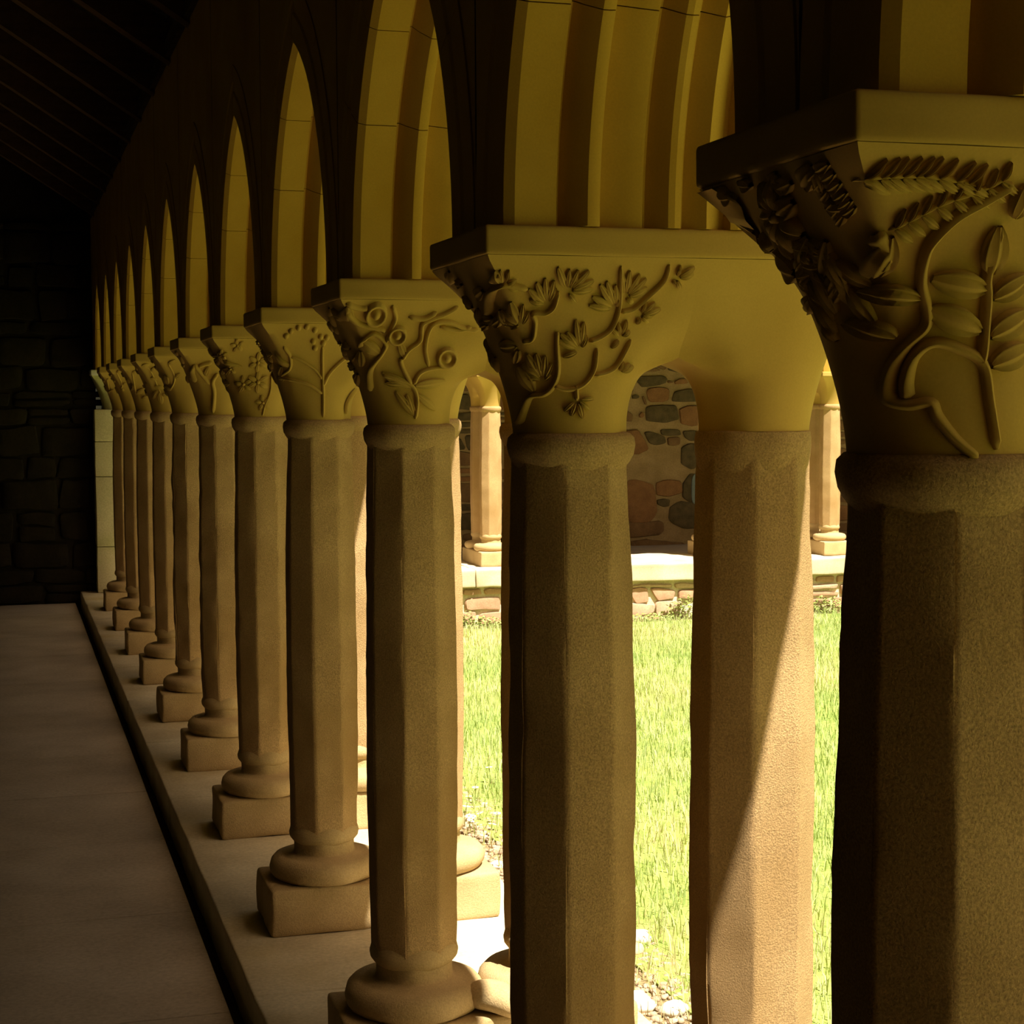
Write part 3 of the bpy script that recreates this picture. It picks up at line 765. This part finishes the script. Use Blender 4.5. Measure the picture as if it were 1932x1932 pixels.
rubble(wg, 2.2, 9.6, Z_G, -.08, (.09, .17), .18, .42, ['st_pink', 'st_tan', 'st_pink'], pl_low, 12, .03, .03, skip=lambda u, v: x_a-.1 < u < x_b+.1)
wf = empty('wall_far', kind='structure', label='shaded rubble wall behind the far arcade')
YW = 17.9
obj('wall_core', boxm('wall_core', 1.4, 13, YW, YW+.4, -.3, 4.6), 'mortar', wf)
pl_far = lambda u, v, h: (u, YW-h, v)
T2 = Z(9.66, 1170, 670); T3 = Z(9.66, 1170, 850)
traced(wf, YW, T2, [([(330, 400), (480, 395), (780, 385), (850, 450), (780, 525), (400, 575), (330, 500)], 'st_grey'), ([(500, 630), (680, 590), (880, 620), (870, 800), (760, 850), (520, 840)], 'st_red'),
    ([(1000, 670), (1270, 620), (1420, 690), (1420, 830), (1180, 845), (950, 840)], 'st_grey'), ([(500, 930), (760, 920), (1010, 940), (1040, 1170), (780, 1225), (470, 1180)], 'st_grey'),
    ([(1090, 980), (1250, 930), (1450, 940), (1450, 1270), (1250, 1275), (1100, 1220)], 'st_red'), ([(100, 1390), (310, 1370), (440, 1560), (500, 1700), (350, 1790), (120, 1780)], 'st_red'),
    ([(430, 1430), (560, 1405), (800, 1490), (815, 1600), (650, 1640), (540, 1600)], 'st_grey'), ([(740, 1370), (900, 1355), (1080, 1370), (1080, 1455), (900, 1470), (760, 1450)], 'st_grey'),
    ([(870, 1510), (980, 1500), (1080, 1510), (1080, 1620), (980, 1650), (870, 1630)], 'st_brown'), ([(1150, 1400), (1280, 1380), (1450, 1400), (1450, 1540), (1280, 1560), (1180, 1500)], 'st_grey'),
    ([(1130, 1680), (1280, 1620), (1450, 1650), (1450, 1980), (1280, 2060), (1110, 1950)], 'st_grey'), ([(880, 190), (990, 140), (1200, 270), (1180, 310), (1000, 305), (880, 270)], 'st_grey'),
    ([(540, 130), (700, 90), (860, 100), (820, 250), (770, 260), (640, 200)], 'st_brown'), ([(330, 270), (480, 180), (720, 270), (640, 300), (480, 300), (340, 300)], 'st_brown'),
    ([(1000, 480), (1080, 440), (1190, 430), (1230, 510), (1120, 525), (1010, 520)], 'st_red'), ([(80, 1040), (140, 1030), (220, 1090), (200, 1200), (140, 1200), (70, 1180)], 'st_brown'),
    ([(340, 1090), (390, 1040), (430, 1080), (410, 1130), (380, 1140), (350, 1130)], 'st_red'), ([(50, 830), (90, 810), (130, 850), (110, 900), (80, 905), (50, 890)], 'st_brown'),
    ([(150, 620), (190, 605), (230, 640), (210, 680), (180, 690), (150, 670)], 'st_brown'), ([(220, 740), (280, 725), (340, 745), (330, 780), (280, 795), (220, 790)], 'st_grey'),
    ([(400, 760), (430, 755), (470, 860), (470, 900), (440, 890), (410, 810)], 'st_brown'), ([(860, 480), (900, 470), (950, 490), (950, 505), (900, 510), (870, 505)], 'st_brown')], pl_far, .025, 5.)
traced(wf, YW, T3, [([(120, 600), (330, 560), (580, 640), (660, 1100), (500, 1300), (130, 1250)], 'st_red'), ([(660, 600), (850, 540), (1080, 560), (1110, 760), (880, 830), (680, 800)], 'st_red'),
    ([(120, 1330), (400, 1320), (760, 1300), (760, 1500), (420, 1560), (130, 1560)], 'st_brown'), ([(920, 1040), (1100, 940), (1450, 980), (1450, 1380), (1150, 1400), (920, 1280)], 'st_grey'),
    ([(680, 900), (800, 880), (900, 900), (880, 1010), (780, 1020), (690, 980)], 'st_grey'), ([(1150, 600), (1280, 440), (1450, 470), (1450, 900), (1280, 920), (1150, 850)], 'st_grey'),
    ([(220, 1660), (500, 1620), (820, 1660), (1180, 1680), (1180, 1850), (300, 1860)], 'st_brown')], pl_far, .025, 9.)
x_c, x_d = on_plane(1178, 900, 1, YW)[0], on_plane(1322, 900, 1, YW)[0]
rubble(wf, 3.4, 10.3, .0, 2.2, (.08, .22), .18, .5, ['st_grey', 'st_red', 'st_brown', 'st_brown', 'st_grey'], pl_far, 31, .025, .03, skip=lambda u, v: x_c-.12 < u < x_d+.12)
ff = obj('floor_far', boxm('floor_far', 1.4, 13, 15.9, 17.95, -.2, 0), 'floor'); ff['kind'] = 'structure'
# small pale blue plaque half hidden behind the outer shaft; panel invented, object unidentified
P0_, P1_ = on_plane(1306, 894, 1, YW-.05), on_plane(1330, 952, 1, YW-.05)
cx, cz, hx, hz = (P0_[0]+P1_[0])/2, (P0_[2]+P1_[2])/2, (P1_[0]-P0_[0])/2, (P0_[2]-P1_[2])/2
vs = []
for yy, sc in ((.03, 1), (-.005, 1), (-.012, .9)):
    for k in range(24):
        a = 2*math.pi*k/24; c_, s_ = math.cos(a), math.sin(a)
        vs.append((math.copysign(abs(c_)**.6, c_)*hx*sc, yy, math.copysign(abs(s_)**.6, s_)*hz*sc))
f = grid_faces(24, 3, True); f.append(tuple(48+k for k in range(24)))
obj('blue_patch', mesh('blue_patch', vs, f, True, 40), 'blue', None, (cx, YW-.03, cz), label='invented pale blue rounded panel for an unidentified patch on the far wall, half hidden by the sunlit shaft', category='patch')

# far twin columns: same stone, pair set front to back
G2 = 'twin columns of the far arcade'
FL = {-2: 'far-arcade twin column hidden behind the fifth near column', -1: 'far-arcade twin column hidden behind the third near column',
      0: 'sunlit far-arcade twin column seen between the third and second near columns', 1: 'sunlit far-arcade twin column behind the second near column inner shaft',
      2: 'sunlit far-arcade twin column behind the second near column outer shaft', 3: 'sunlit far-arcade twin column seen just left of the nearest column',
      4: 'far-arcade twin column hidden behind the nearest column'}
proto = None
for k in range(-2, 5):
    x = 4.1875+.14+k*S
    if proto is None:
        proto, _ = pillar(1, x, YF, math.pi/2, FL[k], G2, .7, seed=77.7); q = proto
    else: q = copy_tree(proto)
    q.location = (x, YF, Z_SLAB); q['label'] = FL[k]
wfa = arcade('wall_far_arcade', 8, 4.1875+.14+5*S, YF, math.pi/2, 'pointed-arched arcade wall across the garth')
rf = empty('ceiling_far', kind='structure', label='lean-to roof over the far walk')
def slope_y(ya, yb, za, zb, th):
    v = []
    for (yy, zz_) in ((ya, za), (yb, zb)):
        for x in (1.3, 13):
            for d in (0, th): v.append((x, yy, zz_+d))
    return mesh('roof_deck', v, [(0, 1, 3, 2), (4, 6, 7, 5), (0, 4, 5, 1), (2, 3, 7, 6), (0, 2, 6, 4), (1, 5, 7, 3)], False)
obj('roof_deck', slope_y(14.98, 18.0, Z_TOP-.03, Z_TOP+3.02*.62, .12), 'wood', rf)
# weeds along the foot of the far wall
def weed_mesh(seed, n, rx, hz_):
    g = random.Random(seed); vs = []; fs = []
    for k in range(n):
        a = g.uniform(0, 6.28); r = rx*g.random()**.6; p = np.array([r*math.cos(a), -abs(r*math.sin(a))*.6, hz_*g.random()*(1-.5*r/rx)])
        L = g.uniform(.018, .04); b = g.uniform(0, 6.28); d = np.array([math.cos(b), math.sin(b), g.uniform(-.2, .7)])*L; s_ = np.array([-math.sin(b), math.cos(b), .2])*L*.35
        o_ = len(vs); vs += [p, p+d*.5+s_, p+d, p+d*.5-s_]; fs.append((o_, o_+1, o_+2, o_+3))
    return mesh('foliage', vs, fs, True)
WL = {'a': 'low leafy weeds at the far wall foot between third and second columns', 'b': 'leafy weed climbing the far wall beside the sunlit outer shaft',
      'c': 'sparse weeds at the far wall foot right of the second column', 'd': 'low leafy weeds at the far wall foot left of the nearest column', 'e': 'small weed tuft on the far wall stones left of the second column'}
for key, x, y, n, rx, hh in (('a', 905, 1190, 420, .34, .10), ('b', 1298, 1180, 300, .20, .24), ('c', 1235, 1192, 220, .30, .06), ('d', 1552, 1170, 420, .26, .16), ('e', 868, 1165, 160, .16, .2)):
    P = on_plane(x, y, 1, 14.95)
    e = empty('weed', (P[0], 14.97, Z_G), label=WL[key], category='plant', group='weeds along the far wall')
    obj('foliage', weed_mesh(ord(key), n, rx, hh), 'leaf', e)
